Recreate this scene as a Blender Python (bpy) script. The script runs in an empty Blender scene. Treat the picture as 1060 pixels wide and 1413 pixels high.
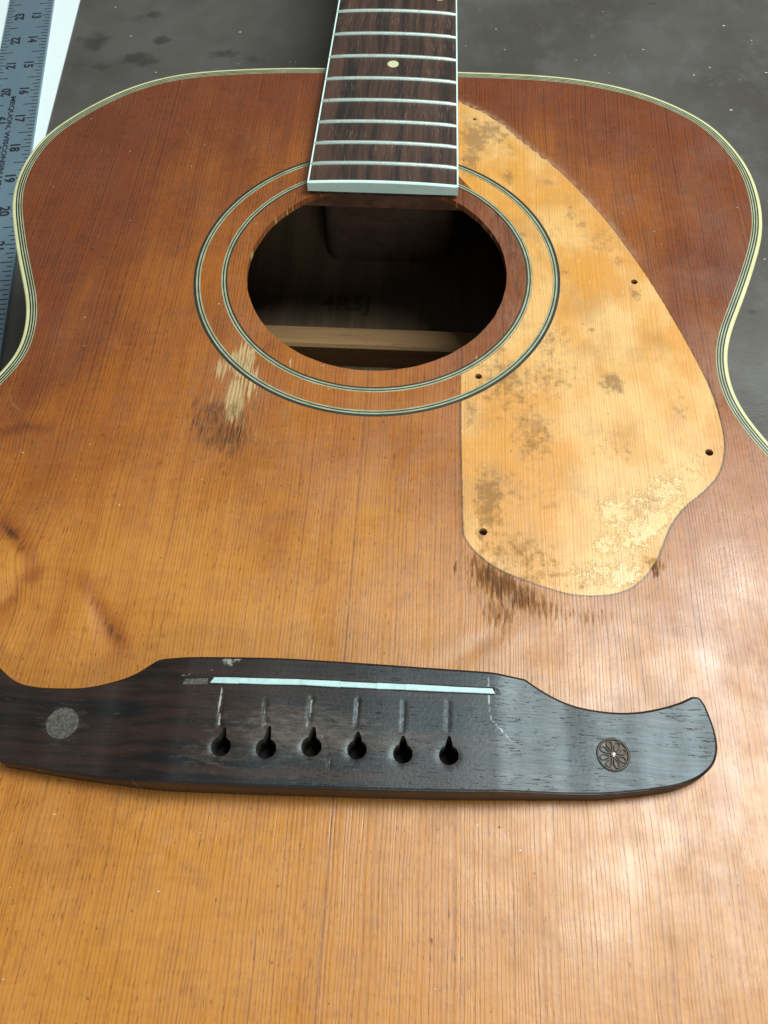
import bpy, bmesh, math, random
import numpy as np
from mathutils import Vector, Matrix
from mathutils.geometry import delaunay_2d_cdt
random.seed(7); rng = np.random.default_rng(7)
S = 0.001                                             # everything is laid out in millimetres
SC = bpy.context.scene
COL = SC.collection

# ------------------------------------------------------------------ camera
CX, CY, CZ, RA, RB, RC, FPX = 18.241, -87.514, 242.286, .538, .007, .055, 1232.747
PW, PH = 1060, 1413
cam_data = bpy.data.cameras.new('camera'); cam = bpy.data.objects.new('camera', cam_data); COL.objects.link(cam)
cam.location = (CX*S, CY*S, CZ*S); cam.rotation_euler = (RA, RB, RC)
cam_data.sensor_fit = 'VERTICAL'; cam_data.sensor_height = 36; cam_data.lens = 36*FPX/PH
cam_data.clip_start = .005; cam_data.clip_end = 60
cam_data.dof.use_dof = False
SC.camera = cam

# ------------------------------------------------------------------ light
world = bpy.data.worlds.new('World'); SC.world = world; world.use_nodes = True
bg = world.node_tree.nodes['Background']
bg.inputs['Color'].default_value = (.92, 1.0, .98, 1); bg.inputs['Strength'].default_value = .17
def lamp(name, loc, target, sx, sy, power, color):
    d = bpy.data.lights.new(name, 'AREA'); d.shape = 'RECTANGLE'; d.size = sx; d.size_y = sy
    d.energy = power; d.color = color
    o = bpy.data.objects.new(name, d); COL.objects.link(o); o.location = loc
    o.rotation_euler = (Vector(target)-Vector(loc)).to_track_quat('-Z', 'Y').to_euler()
    return o
lamp('ceiling_or_fill_lamp', (.50, .30, .98), (.10, .08, 0), .44, .74, 18.5, (.92, 1.0, .98))
lamp('ceiling_or_fill_lamp', (.38, -1.05, .66), (0, .05, 0), .50, .30, 7.0, (.97, 1.0, .97))  # added low fill behind the camera, brightens the faces towards it
SC.view_settings.view_transform = 'Standard'; SC.view_settings.look = 'None'
SC.view_settings.exposure = 0; SC.view_settings.gamma = 1

# ------------------------------------------------------------------ helpers
def _rot(a, b, c):
    return np.array((Matrix.Rotation(c, 3, 'Z') @ Matrix.Rotation(b, 3, 'Y') @ Matrix.Rotation(a, 3, 'X')))
_R = _rot(RA, RB, RC)
def at(px, py, z=0.0):
    'photo pixel -> point (mm) on the horizontal plane z'
    d = _R @ np.array([(px-PW/2)/FPX, -(py-PH/2)/FPX, -1.0])
    t = (z-CZ)/d[2]
    return np.array([CX, CY, CZ]) + d*t
def ats(pts, z=0.0):
    return np.array([at(a, b, z)[:2] for a, b in pts])
def spline(pts, step, closed=False):
    'Catmull-Rom (centripetal-ish) through pts, resampled at even step'
    P = np.array(pts, float); n = len(P)
    if closed: Q = np.vstack([P[-1], P, P[0], P[1]])
    else: Q = np.vstack([2*P[0]-P[1], P, 2*P[-1]-P[-2]])
    out = []
    for i in range(n if closed else n-1):
        p0, p1, p2, p3 = Q[i:i+4]
        t1 = np.linalg.norm(p1-p0)**.5+1e-6; t2 = np.linalg.norm(p2-p1)**.5+1e-6; t3 = np.linalg.norm(p3-p2)**.5+1e-6
        m1 = (p1-p0)/t1-(p2-p0)/(t1+t2)+(p2-p1)/t2; m2 = (p2-p1)/t2-(p3-p1)/(t2+t3)+(p3-p2)/t3
        m1 *= t2; m2 *= t2
        for t in np.linspace(0, 1, 24, endpoint=False):
            out.append((2*t**3-3*t**2+1)*p1+(t**3-2*t**2+t)*m1+(-2*t**3+3*t**2)*p2+(t**3-t**2)*m2)
    if not closed: out.append(P[-1])
    out = np.array(out)
    if closed: out = np.vstack([out, out[0]])
    s = np.concatenate([[0], np.cumsum(np.linalg.norm(np.diff(out, axis=0), axis=1))])
    k = max(3, int(round(s[-1]/step)))
    t = np.linspace(0, s[-1], k+1)
    r = np.stack([np.interp(t, s, out[:, j]) for j in range(out.shape[1])], 1)
    return r[:-1] if closed else r
def smooth_loop(P, it):
    for _ in range(it): P = .25*np.roll(P, 1, 0)+.5*P+.25*np.roll(P, -1, 0)
    return P
def area2(P): return .5*np.sum(P[:, 0]*np.roll(P[:, 1], -1)-np.roll(P[:, 0], -1)*P[:, 1])
def inset(P, d):
    T = np.roll(P, -1, 0)-np.roll(P, 1, 0); T /= np.linalg.norm(T, axis=1)[:, None]+1e-12
    N = np.stack([-T[:, 1], T[:, 0]], 1)*(1 if area2(P) > 0 else -1)
    return P+N*d
def circle(cx, cy, r, n, jit=0):
    a = np.arange(n)*2*math.pi/n
    return np.stack([cx+r*np.cos(a), cy+r*np.sin(a)], 1)+(rng.normal(0, jit, (n, 2)) if jit else 0)
def inside(p, poly):
    r = np.zeros(len(p), bool); x, y = p[:, 0], p[:, 1]
    for (x1, y1), (x2, y2) in zip(poly, np.roll(poly, -1, 0)):
        if y1 == y2: continue
        r ^= ((y1 > y) != (y2 > y)) & (x < (x2-x1)*(y-y1)/(y2-y1)+x1)
    return r
def dist_line(p, L):
    d = np.full(len(p), 1e9)
    for a, b in zip(L[:-1], L[1:]):
        ab = b-a; t = np.clip(((p-a)@ab)/max(ab@ab, 1e-9), 0, 1)
        d = np.minimum(d, np.sum((p-a-t[:, None]*ab)**2, 1))
    return np.sqrt(d)
def dist_loop(p, L): return dist_line(p, np.vstack([L, L[0]]))
def cdt(loops, pts):
    V = [Vector((float(x), float(y))) for L in loops for x, y in L]; E = []; k = 0
    for L in loops:
        n = len(L); E += [(k+i, k+(i+1) % n) for i in range(n)]; k += n
    V += [Vector((float(x), float(y))) for x, y in pts]
    r = delaunay_2d_cdt(V, E, [], 0, 1e-5)
    return np.array([(v.x, v.y) for v in r[0]]), np.array([f for f in r[2]])
def sstep(a, b, x):
    t = np.clip((x-a)/(b-a), 0, 1); return t*t*(3-2*t)

ROOTS = {}
def thing(name, label, cat, loc=(0, 0, 0), group=None, kind=None):
    o = bpy.data.objects.new(name, None); COL.objects.link(o); o.empty_display_size = .02
    o.location = Vector(loc)*S; o['label'] = label; o['category'] = cat
    if group: o['group'] = group
    if kind: o['kind'] = kind
    ROOTS[o] = np.array(loc, float); return o
def put(name, verts, faces, mats, parent=None, smooth=False, mi=None, attrs=None, label=None, sharp=None):
    'one mesh object; verts in mm of the world'
    me = bpy.data.meshes.new(name)
    me.from_pydata((np.asarray(verts, float)*S).tolist(), [], [tuple(int(i) for i in f) for f in faces])
    if not isinstance(mats, (list, tuple)): mats = [mats]
    for m in mats: me.materials.append(m)
    if mi is not None: me.polygons.foreach_set('material_index', np.asarray(mi, np.int32))
    if smooth:
        me.polygons.foreach_set('use_smooth', np.ones(len(me.polygons), bool))
        if sharp: me.set_sharp_from_angle(angle=math.radians(sharp))
    for k, v in (attrs or {}).items():
        a = me.attributes.new(k, 'FLOAT', 'POINT'); a.data.foreach_set('value', np.asarray(v, np.float32))
    me.update()
    o = bpy.data.objects.new(name, me); COL.objects.link(o)
    if parent:
        o.parent = parent
        if parent in ROOTS: o.location = Vector(-ROOTS[parent]*S)
    if label: o['label'] = label
    return o
class MB:
    def __init__(s): s.v = []; s.f = []; s.m = []
    def add(s, v, f, m=0):
        k = len(s.v); s.v += [tuple(map(float, a)) for a in v]; s.f += [tuple(k+i for i in q) for q in f]; s.m += [m]*len(f)
    def prism(s, loop, z0, z1, m=0, ch=0.0):
        'closed prism on a loop; ch = chamfer of the top edge'
        L = np.asarray(loop); n = len(L)
        if area2(L) < 0: L = L[::-1]
        rings = [(L, z0), (L, z1-ch)]
        if ch: rings.append((inset(L, ch), z1))
        v = [(x, y, z) for R, z in rings for x, y in R]
        f = [(r*n+i, r*n+(i+1) % n, (r+1)*n+(i+1) % n, (r+1)*n+i) for r in range(len(rings)-1) for i in range(n)]
        f += [tuple(range(n))[::-1], tuple((len(rings)-1)*n+i for i in range(n))]
        s.add(v, f, m)
    def box(s, x0, x1, y0, y1, z0, z1, m=0, ch=0.0): s.prism(np.array([(x0, y0), (x1, y0), (x1, y1), (x0, y1)]), z0, z1, m, ch)
    def sweep(s, rings, m=0, closed=False, cap=True):
        'rings: list of equal-length point loops'
        n = len(rings[0]); v = [p for R in rings for p in R]; K = len(rings); f = []
        for r in range(K if closed else K-1):
            for i in range(n): f.append((r*n+i, r*n+(i+1) % n, ((r+1) % K)*n+(i+1) % n, ((r+1) % K)*n+i))
        if cap and not closed: f += [tuple(range(n))[::-1], tuple((K-1)*n+i for i in range(n))]
        s.add(v, f, m)
    def put(s, name, mats, parent=None, **k): return put(name, s.v, s.f, mats, parent, mi=s.m, **k)

# ------------------------------------------------------------------ node helper
class NT:
    def __init__(s, name):
        s.mat = bpy.data.materials.new(name); s.mat.use_nodes = True
        s.t = s.mat.node_tree; s.n = s.t.nodes; s.b = s.n['Principled BSDF']
        s._p = None
    def lk(s, v, sock):
        if isinstance(v, bpy.types.NodeSocket): s.t.links.new(v, sock)
        elif isinstance(v, (tuple, list)) and sock.type == 'RGBA' and len(v) == 3: sock.default_value = (*v, 1)
        else: sock.default_value = v
    def m(s, op, a, b=0.0, c=0.0, clamp=False):
        n = s.n.new('ShaderNodeMath'); n.operation = op; n.use_clamp = clamp
        for i, v in enumerate((a, b, c)):
            s.lk(v, n.inputs[i])
        return n.outputs[0]
    def add(s, a, b): return s.m('ADD', a, b)
    def sub(s, a, b): return s.m('SUBTRACT', a, b)
    def mul(s, a, b): return s.m('MULTIPLY', a, b)
    def mx(s, a, b): return s.m('MAXIMUM', a, b)
    def ss(s, x, a, b, lo=0.0, hi=1.0):
        n = s.n.new('ShaderNodeMapRange'); n.interpolation_type = 'SMOOTHSTEP'
        s.lk(x, n.inputs['Value']); n.inputs['From Min'].default_value = a; n.inputs['From Max'].default_value = b
        n.inputs['To Min'].default_value = lo; n.inputs['To Max'].default_value = hi
        return n.outputs[0]
    def ln(s, x, a, b, lo=0.0, hi=1.0):
        n = s.n.new('ShaderNodeMapRange'); s.lk(x, n.inputs['Value'])
        n.inputs['From Min'].default_value = a; n.inputs['From Max'].default_value = b
        n.inputs['To Min'].default_value = lo; n.inputs['To Max'].default_value = hi
        return n.outputs[0]
    def mix(s, f, a, b, mode='MIX'):
        n = s.n.new('ShaderNodeMix'); n.data_type = 'RGBA'; n.blend_type = mode; n.clamp_factor = True
        s.lk(f, n.inputs[0]); s.lk(a, n.inputs[6]); s.lk(b, n.inputs[7]); return n.outputs[2]
    def xyz(s):
        'object coordinates in millimetres'
        if s._p is None:
            tc = s.n.new('ShaderNodeTexCoord'); v = s.n.new('ShaderNodeVectorMath'); v.operation = 'SCALE'
            s.t.links.new(tc.outputs['Object'], v.inputs[0]); v.inputs[3].default_value = 1/S
            sp = s.n.new('ShaderNodeSeparateXYZ'); s.t.links.new(v.outputs[0], sp.inputs[0])
            s._p = (sp.outputs[0], sp.outputs[1], sp.outputs[2])
        return s._p
    def vec(s, x, y, z=0.0):
        c = s.n.new('ShaderNodeCombineXYZ')
        for i, v in enumerate((x, y, z)): s.lk(v, c.inputs[i])
        return c.outputs[0]
    def noise(s, v, detail=2.0, rough=.5, scale=1.0, dist=0.0, dim='3D'):
        n = s.n.new('ShaderNodeTexNoise'); n.noise_dimensions = dim
        if dim == '1D': s.lk(v, n.inputs['W'])
        else: s.lk(v, n.inputs['Vector'])
        n.inputs['Scale'].default_value = scale; n.inputs['Detail'].default_value = detail
        n.inputs['Roughness'].default_value = rough; n.inputs['Distortion'].default_value = dist
        return n.outputs[0]
    def white(s, w):
        n = s.n.new('ShaderNodeTexWhiteNoise'); n.noise_dimensions = '1D'; s.lk(w, n.inputs['W']); return n.outputs[0]
    def vor(s, v, scale=1.0, feature='F1'):
        n = s.n.new('ShaderNodeTexVoronoi'); n.feature = feature; s.lk(v, n.inputs['Vector']); n.inputs['Scale'].default_value = scale
        return n.outputs['Distance']
    def attr(s, name):
        n = s.n.new('ShaderNodeAttribute'); n.attribute_name = name; return n.outputs['Fac']
    def bump(s, h, dist, strength=1.0):
        n = s.n.new('ShaderNodeBump'); n.inputs['Strength'].default_value = strength; n.inputs['Distance'].default_value = dist
        s.lk(h, n.inputs['Height']); s.t.links.new(n.outputs[0], s.b.inputs['Normal'])
    def out(s, color, rough=.5, metal=0.0, spec=.5):
        s.lk(color, s.b.inputs['Base Color']); s.lk(rough, s.b.inputs['Roughness'])
        s.lk(metal, s.b.inputs['Metallic']); s.lk(spec, s.b.inputs['Specular IOR Level']); return s.mat

# ------------------------------------------------------------------ materials
def mat_top():
    n = NT('lacquered_spruce'); x, y, z = n.xyz()
    gw = n.attr('grain_shift'); tone = n.attr('tone'); dirt_shade = n.attr('dirt_shade'); bare = n.attr('bare')
    scar = n.attr('scar'); glue = n.attr('glue'); worn = n.attr('worn')
    w1 = n.noise(n.vec(n.mul(x, .02), n.mul(y, .012)), 2)
    w2 = n.noise(n.vec(n.mul(x, .12), n.mul(y, .05)), 2)
    w3 = n.noise(n.vec(n.mul(x, .45), n.mul(y, .16), 2.0), 3, .6)
    u = n.add(n.add(x, gw), n.add(n.mul(n.sub(w1, .5), 3.5), n.add(n.mul(n.sub(w2, .5), .7), n.mul(n.sub(w3, .5), .42))))
    jig = n.noise(n.vec(n.mul(u, .16), 3.3), 2)
    ph = n.add(n.m('DIVIDE', u, 1.12), n.mul(jig, 4.6))
    fr = n.m('FRACT', ph); idn = n.m('FLOOR', ph)
    late = n.mul(n.ss(fr, .18, .80), n.ss(fr, .84, 1.0, 1, 0))
    rnd = n.white(idn)
    brk = n.noise(n.vec(n.mul(u, .9), n.mul(y, .03)), 3)
    brk2 = n.noise(n.vec(n.mul(u, 1.2), n.mul(y, .35)), 2)
    late = n.mul(n.mul(late, n.ln(rnd, 0, 1, .55, 1.0)), n.mul(n.ss(brk, .28, .62, .35, 1.1), n.ln(brk2, .3, .7, .55, 1.2)))
    fib = n.noise(n.vec(n.mul(u, 3.2), n.mul(y, .09)), 3, .6)
    fleck = n.noise(n.vec(n.mul(u, 1.1), n.mul(y, .22)), 3, .6)
    bandn = n.noise(n.vec(n.mul(u, .11), n.mul(y, .006)), 3, .55)
    cloud = n.noise(n.vec(n.mul(x, .022), n.mul(y, .022), 4.0), 3, .55)
    mott = n.noise(n.vec(n.mul(x, .16), n.mul(y, .12), 9.0), 4, .6)
    # lacquered colour
    tn = n.m('ADD', tone, n.add(n.mul(n.sub(cloud, .5), .40), n.add(n.mul(n.sub(bandn, .5), .42), n.mul(n.sub(n.noise(n.vec(n.mul(x, .085), n.mul(y, .030), 17.0), 4, .70), .5), .40))), 0, True)
    cA = n.mix(n.ss(tn, 0.0, .5), (.50, .202, .030), (.345, .104, .0125))
    base = n.mix(n.ss(tn, .42, 1.0), cA, (.180, .0430, .0105))
    base = n.mix(n.mul(n.ss(mott, .48, .70), .34), base, n.mix(tn, (.30, .105, .018), (.085, .022, .008)))
    base = n.mix(n.mul(n.ss(cloud, .52, .70), .30), base, n.mix(tn, (.29, .092, .012), (.10, .024, .007)))
    base = n.mix(n.mul(late, n.ln(tn, .1, .8, .54, .88)), base, n.mix(tn, (.19, .055, .012), (.060, .017, .008)))
    base = n.mix(n.mul(n.ss(fib, .52, .74), .22), base, n.mix(tn, (.30, .10, .025), (.085, .024, .010)))
    base = n.mix(n.mul(n.ss(fleck, .60, .74), .25), base, n.mix(tn, (.80, .42, .14), (.30, .095, .03)))
    ray = n.noise(n.vec(n.mul(x, .10), n.mul(y, .42), 6.0), 4, .62, 1.0, .6)
    base = n.mix(n.mul(n.ss(ray, .50, .70), .17), base, n.mix(tn, (.30, .095, .020), (.100, .028, .011)))
    base = n.mix(n.mul(n.ss(ray, .50, .32), .14), base, n.mix(tn, (.58, .245, .055), (.21, .058, .016)))
    dash = n.mul(n.ss(n.noise(n.vec(n.mul(u, 2.1), n.mul(y, .30), 14.0), 2, .55), .61, .69), n.ss(cloud, .32, .55))
    base = n.mix(n.mul(dash, .68), base, n.mix(tn, (.13, .038, .009), (.036, .012, .006)))
    seam = n.mul(n.ss(n.m('ABSOLUTE', n.add(x, n.mul(n.sub(brk, .5), .3))), 0.10, .38, 1, 0), n.ss(brk2, .25, .6, .35, .9))
    base = n.mix(n.mul(seam, .75), base, (.12, .034, .012))
    # worn, greyed lacquer
    wn = n.mul(worn, n.ss(n.noise(n.vec(n.mul(u, .6), n.mul(y, .10), 2.0), 4, .65), .34, .66))
    base = n.mix(n.mul(wn, .62), base, (.27, .135, .075))
    # bare wood where the guard was
    s_n = n.noise(n.vec(n.mul(x, .07), n.mul(y, .05), 1.0), 4, .6)
    s_or = n.noise(n.vec(n.mul(x, .03), n.mul(y, .02), 7.0), 3, .55)
    sc = n.mix(n.ss(s_or, .40, .60), (.70, .42, .150), (.61, .270, .042))
    sc = n.mix(n.mul(n.ss(s_n, .46, .68), .50), sc, (.43, .225, .075))
    sc = n.mix(n.mul(late, .38), sc, (.36, .140, .026))
    sc = n.mix(n.mul(n.ss(fib, .5, .74), .25), sc, (.42, .19, .05))
    sc = n.mix(n.mul(n.ss(fleck, .58, .76), .35), sc, (.80, .56, .24))
    fl = n.noise(n.vec(n.mul(x, .9), n.mul(y, .55), 5.0), 4, .65)
    sc = n.mix(n.mul(n.ss(fl, .60, .70), .45), sc, (.30, .15, .05))
    jag = n.mul(n.sub(n.noise(n.vec(n.mul(x, .8), n.mul(y, .6), 1.3), 3), .5), .55)
    soft = n.attr('soft')
    sd = n.add(n.add(scar, jag), n.mul(soft, n.mul(n.sub(n.noise(n.vec(n.mul(x, .35), n.mul(y, .25), 21.0), 4, .65), .5), 4.5)))
    inscar = n.ss(sd, -.12, .22)
    # bare streaks torn through the lacquer along the grain
    bt = n.noise(n.vec(n.mul(u, 1.25), n.mul(y, .055), 3.0), 3, .6)
    bm = n.ss(n.add(bare, n.mul(n.sub(bt, .5), 1.2)), .52, .60)
    ex = n.mix(n.mul(late, 1.0), (.47, .315, .135), (.19, .085, .026))
    r = n.m('SQRT', n.add(n.mul(x, x), n.m('POWER', n.sub(y, HOLE_Y), 2.0)))
    chip = n.ss(n.add(n.sub(r, HOLE_R), n.mul(n.noise(n.vec(n.mul(x, .45), n.mul(y, .3)), 4, .7), -1.5)), -1.14, -.93, 1, 0)
    bm = n.mx(bm, n.mul(chip, n.sub(1.0, inscar)))
    col = n.mix(bm, base, ex)
    col = n.mix(inscar, col, sc)
    rub = n.mul(n.attr('rub'), n.ss(n.noise(n.vec(n.mul(x, .3), n.mul(y, .3), 23.0), 4, .65), .30, .62))
    col = n.mix(n.mul(rub, .58), col, (.46, .315, .20))
    # painted shade at bridge and dents, and grey film of old adhesive and dirt
    dn = n.noise(n.vec(n.mul(u, n.ln(inscar, 0, 1, 1.15, .35)), n.mul(y, n.ln(inscar, 0, 1, .16, .30)), 6.0), 5, .68)
    dg = n.ss(n.add(dirt_shade, n.mul(n.sub(dn, .5), 1.35)), .34, .76)
    col = n.mix(n.mul(dg, n.ln(inscar, 0, 1, .66, .68)), col, n.mix(inscar, (.075, .030, .014), (.20, .120, .064)))
    dstreak = n.mul(n.ss(n.add(dirt_shade, n.mul(n.sub(n.noise(n.vec(n.mul(u, 1.9), n.mul(y, .12), 8.0), 3, .6), .5), 1.5)), .60, .80), n.sub(1.0, inscar))
    dstreak = n.mul(dstreak, n.ln(late, 0, .7, .35, 1.0))
    col = n.mix(n.mul(dstreak, .8), col, (.030, .020, .016))
    edge = n.mul(n.ss(n.m('ABSOLUTE', n.add(sd, .10)), .05, .62, 1, 0), n.attr('edge_dark'))
    col = n.mix(n.mul(edge, n.ln(dn, .36, .6, .30, 1.0)), col, (.060, .036, .020))
    # flakes of dry clear glue
    gn = n.noise(n.vec(n.mul(n.add(x, n.mul(y, .6)), .34), n.mul(n.sub(y, n.mul(x, .5)), .30), 2.0), 5, .70, 1.0, .8)
    gn2 = n.noise(n.vec(n.mul(n.sub(x, n.mul(y, .7)), .9), n.mul(n.add(y, x), .35), 4.0), 5, .72, 1.0, 1.2)
    gf = n.mul(n.mx(n.ss(n.add(glue, n.mul(n.sub(gn, .5), 1.7)), .53, .74), n.mul(n.ss(n.add(glue, n.mul(n.sub(gn2, .5), 2.0)), .60, .76), .8)), inscar)
    col = n.mix(n.mul(gf, n.ln(gn2, .3, .7, .25, .70)), col, (.84, .66, .38))
    scq = n.noise(n.vec(n.add(n.mul(n.add(x, n.mul(y, .5)), .6), n.mul(n.noise(n.vec(n.mul(x, .02), n.mul(y, .02), 31.0), 1), 22.0)), n.mul(n.sub(y, n.mul(x, .4)), .03), 3.0), 2, .5)
    scm = n.mul(n.ss(scq, .70, .735), n.ss(cloud, .45, .6))
    col = n.mix(n.mul(scm, .14), col, (.50, .27, .10))
    # tiny pits and pale nicks
    pit = n.vor(n.vec(n.mul(x, .17), n.mul(y, .12)), 1.0)
    col = n.mix(n.mul(n.ss(pit, .035, .06, 1, 0), .6), col, (.05, .022, .012))
    rb = n.noise(n.vec(n.mul(x, .05), n.mul(y, .035), 12.0), 4, .62)
    rough = n.add(n.ln(inscar, 0, 1, .37, .42), n.add(n.mul(n.sub(mott, .5), .22), n.mul(n.sub(rb, .5), .55)))
    rough = n.add(rough, n.mul(dg, .25)); rough = n.add(rough, n.mul(bm, .25))
    rough = n.m('SUBTRACT', rough, n.mul(gf, .26), 0, True)
    rough = n.mx(rough, .13)
    h = n.add(n.mul(late, -.55), n.mul(fib, .4)); h = n.add(h, n.mul(gf, 1.6)); h = n.sub(h, n.mul(bm, 1.0))
    h = n.add(h, n.mul(mott, 1.2)); h = n.add(h, n.mul(rb, 2.2)); h = n.sub(h, n.mul(seam, .12)); h = n.sub(h, n.mul(dstreak, 1.0))
    n.bump(h, .00006, 1.0)
    return n.out(col, rough, 0.0, n.ln(n.mx(dg, dstreak), 0, 1, .65, .08))
HOLE_Y, HOLE_R = 162.68, 48.92

def mat_wood(name, light, dark, ax='y', f=1.0, rough=.5, pore=(.02, .012, .01), pore_amt=.6, streak=None, scuff=None):
    n = NT(name); x, y, z = n.xyz()
    a, b = (x, y) if ax == 'y' else (y, x)
    w = n.noise(n.vec(n.mul(x, .03), n.mul(y, .03)), 2)
    a = n.add(a, n.mul(n.sub(w, .5), 4.0))
    bands = n.noise(n.vec(n.mul(a, .30*f), n.mul(b, .012*f), n.mul(z, .2)), 4, .62)
    fine = n.noise(n.vec(n.mul(a, 2.2*f), n.mul(b, .06*f), n.mul(z, 1.0)), 3, .6)
    col = n.mix(n.ss(bands, .34, .66), dark, light)
    col = n.mix(n.mul(n.ss(fine, .45, .72), .5), col, dark)
    pn = n.noise(n.vec(n.mul(a, 3.0*f), n.mul(b, .22*f), n.mul(z, 1.0)), 2, .5)
    po = n.mul(n.ss(pn, .64, .70), n.ss(n.noise(n.vec(n.mul(x, .05), n.mul(y, .12), 9.0), 3), .38, .60))
    col = n.mix(n.mul(po, pore_amt), col, pore)
    if streak:
        sn = n.noise(n.vec(n.mul(a, 2.4), n.mul(b, .10), 5.0), 4, .7)
        big = n.noise(n.vec(n.mul(x, .06), n.mul(y, .05), 2.0), 3)
        sm = n.mul(n.ss(sn, .54, .72), n.ss(big, .36, .60))
        col = n.mix(n.mul(sm, .65), col, streak)
    rg = n.add(rough, n.mul(n.sub(fine, .5), .2))
    h = n.sub(n.mul(fine, .6), n.mul(po, 1.4))
    if scuff:
        n.b.inputs['Specular Tint'].default_value = (.78, .93, 1.0, 1)
        sl = n.attr('scuff'); jn = n.noise(n.vec(n.mul(x, .9), n.mul(y, .9), 3.0), 4, .7)
        sl = n.ss(n.add(sl, n.mul(n.sub(jn, .5), 1.1)), .55, .9)
        col = n.mix(n.mul(sl, .75), col, scuff)
        du = n.attr('dust'); dn = n.noise(n.vec(n.mul(x, .25), n.mul(y, .8), 1.0), 5, .7)
        col = n.mix(n.mul(n.ss(n.add(du, n.mul(n.sub(dn, .5), 1.2)), .42, 1.0), .55), col, (.155, .125, .100))
        scr = n.noise(n.vec(n.mul(n.add(x, n.mul(n.sub(w, .5), 30.0)), .16), n.mul(n.add(y, n.mul(n.sub(w, .5), 26.0)), 1.5), 8.0), 4, .66)
        col = n.mix(n.mul(n.ss(scr, .64, .72), .30), col, (.15, .13, .12))
        rg = n.add(rg, n.mul(n.sub(n.noise(n.vec(n.mul(x, .08), n.mul(y, .03), 4.0), 3), .5), .3))
        h = n.add(h, n.mul(jn, .8))
    n.bump(h, .00006)
    return n.out(col, rg)
def mat_plain(name, c0, c1, rough, freq=.5, metal=0.0, bump=.00003, stretch=(1, 1), grime=None):
    n = NT(name); x, y, z = n.xyz()
    a = n.noise(n.vec(n.mul(x, freq*stretch[0]), n.mul(y, freq*stretch[1]), n.mul(z, freq)), 4, .6)
    col = n.mix(n.ss(a, .3, .7), c0, c1)
    if grime:
        g = n.noise(n.vec(n.mul(x, .33), n.mul(y, .33), n.mul(z, .5)), 5, .7)
        col = n.mix(n.mul(n.ss(g, .58, .74), .5), col, grime)
    rg = n.add(rough, n.mul(n.sub(a, .5), .2))
    n.bump(a, bump)
    return n.out(col, rg, metal)
M_TOP = mat_top()
M_ROSE = mat_wood('dark_rosewood', (.032, .015, .010), (.0070, .0052, .0047), 'x', 1.0, .37, (.006, .005, .005), .8, None, (.36, .36, .33))
M_BORE = mat_plain('shaded_bore_wood', (.020, .014, .010), (.010, .007, .006), .9, 1.0)  # darkened tone paints the shade inside the pin holes
M_FB = mat_wood('fingerboard_rosewood', (.080, .038, .024), (.017, .011, .010), 'y', .8, .48, (.012, .008, .007), .6, (.30, .21, .15))
M_MAHOG = mat_wood('brown_mahogany', (.135, .062, .030), (.075, .034, .017), 'y', .5, .6)
M_BACK = mat_wood('dusty_back_wood', (.135, .088, .050), (.09, .056, .030), 'y', .4, .75)
M_BLOCK = mat_wood('dark_block_wood', (.065, .034, .019), (.040, .020, .011), 'y', .5, .75)
M_BRACE = mat_wood('pale_brace_wood', (.27, .155, .058), (.19, .10, .036), 'x', .6, .7)
M_CREAM = mat_plain('aged_cream_binding', (.66, .65, .36), (.54, .52, .26), .35, .08, grime=(.28, .23, .10))
M_CREAM2 = mat_plain('aged_cream_line', (.42, .46, .29), (.31, .32, .18), .4, .15, grime=(.22, .17, .08))
M_CREAM3 = mat_plain('aged_ring_line', (.36, .40, .27), (.25, .26, .15), .4, .2, grime=(.15, .11, .05))
M_BLACK = mat_plain('black_fibre_line', (.012, .017, .013), (.022, .026, .020), .45, .4)
M_CAP = mat_plain('pale_plastic', (.66, .84, .77), (.56, .76, .69), .28, .12, grime=(.36, .37, .26))
M_NICKEL = mat_plain('nickel_silver', (.58, .68, .62), (.44, .54, .49), .42, .9, .6, grime=(.16, .17, .14))
M_PEARL = mat_plain('yellowed_pearl', (.62, .62, .40), (.50, .50, .30), .25, .6)
M_SADDLE = mat_plain('saddle_plastic', (.47, .66, .65), (.37, .54, .52), .34, .5, grime=(.22, .30, .24))
M_FILL = mat_plain('grey_filler', (.105, .096, .080), (.035, .033, .028), .8, 1.3, bump=.0004)
M_RUST = mat_plain('rusty_brown_metal', (.085, .060, .042), (.035, .026, .020), .5, 1.4, .35, bump=.0001, grime=(.12, .075, .045))
M_PIN = mat_plain('worn_silver', (.6, .6, .55), (.5, .5, .45), .3, 1, .7)
M_PAPER = mat_plain('white_sheet', (.84, .94, .94), (.80, .92, .92), .7, .03, grime=(.60, .72, .73))
M_ALU = mat_plain('satin_aluminium', (.175, .255, .310), (.150, .225, .280), .42, .06, .25, stretch=(1, .3), grime=(.20, .29, .35))
M_INK = mat_plain('black_ink', (.010, .012, .022), (.018, .022, .034), .55, 1.0)
M_DUST = mat_plain('pale_dust', (.72, .70, .62), (.55, .52, .45), .8, 2.0)
M_PENCIL = mat_plain('faded_stamp_ink', (.040, .032, .026), (.060, .043, .030), .8, 1.5)
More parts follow.
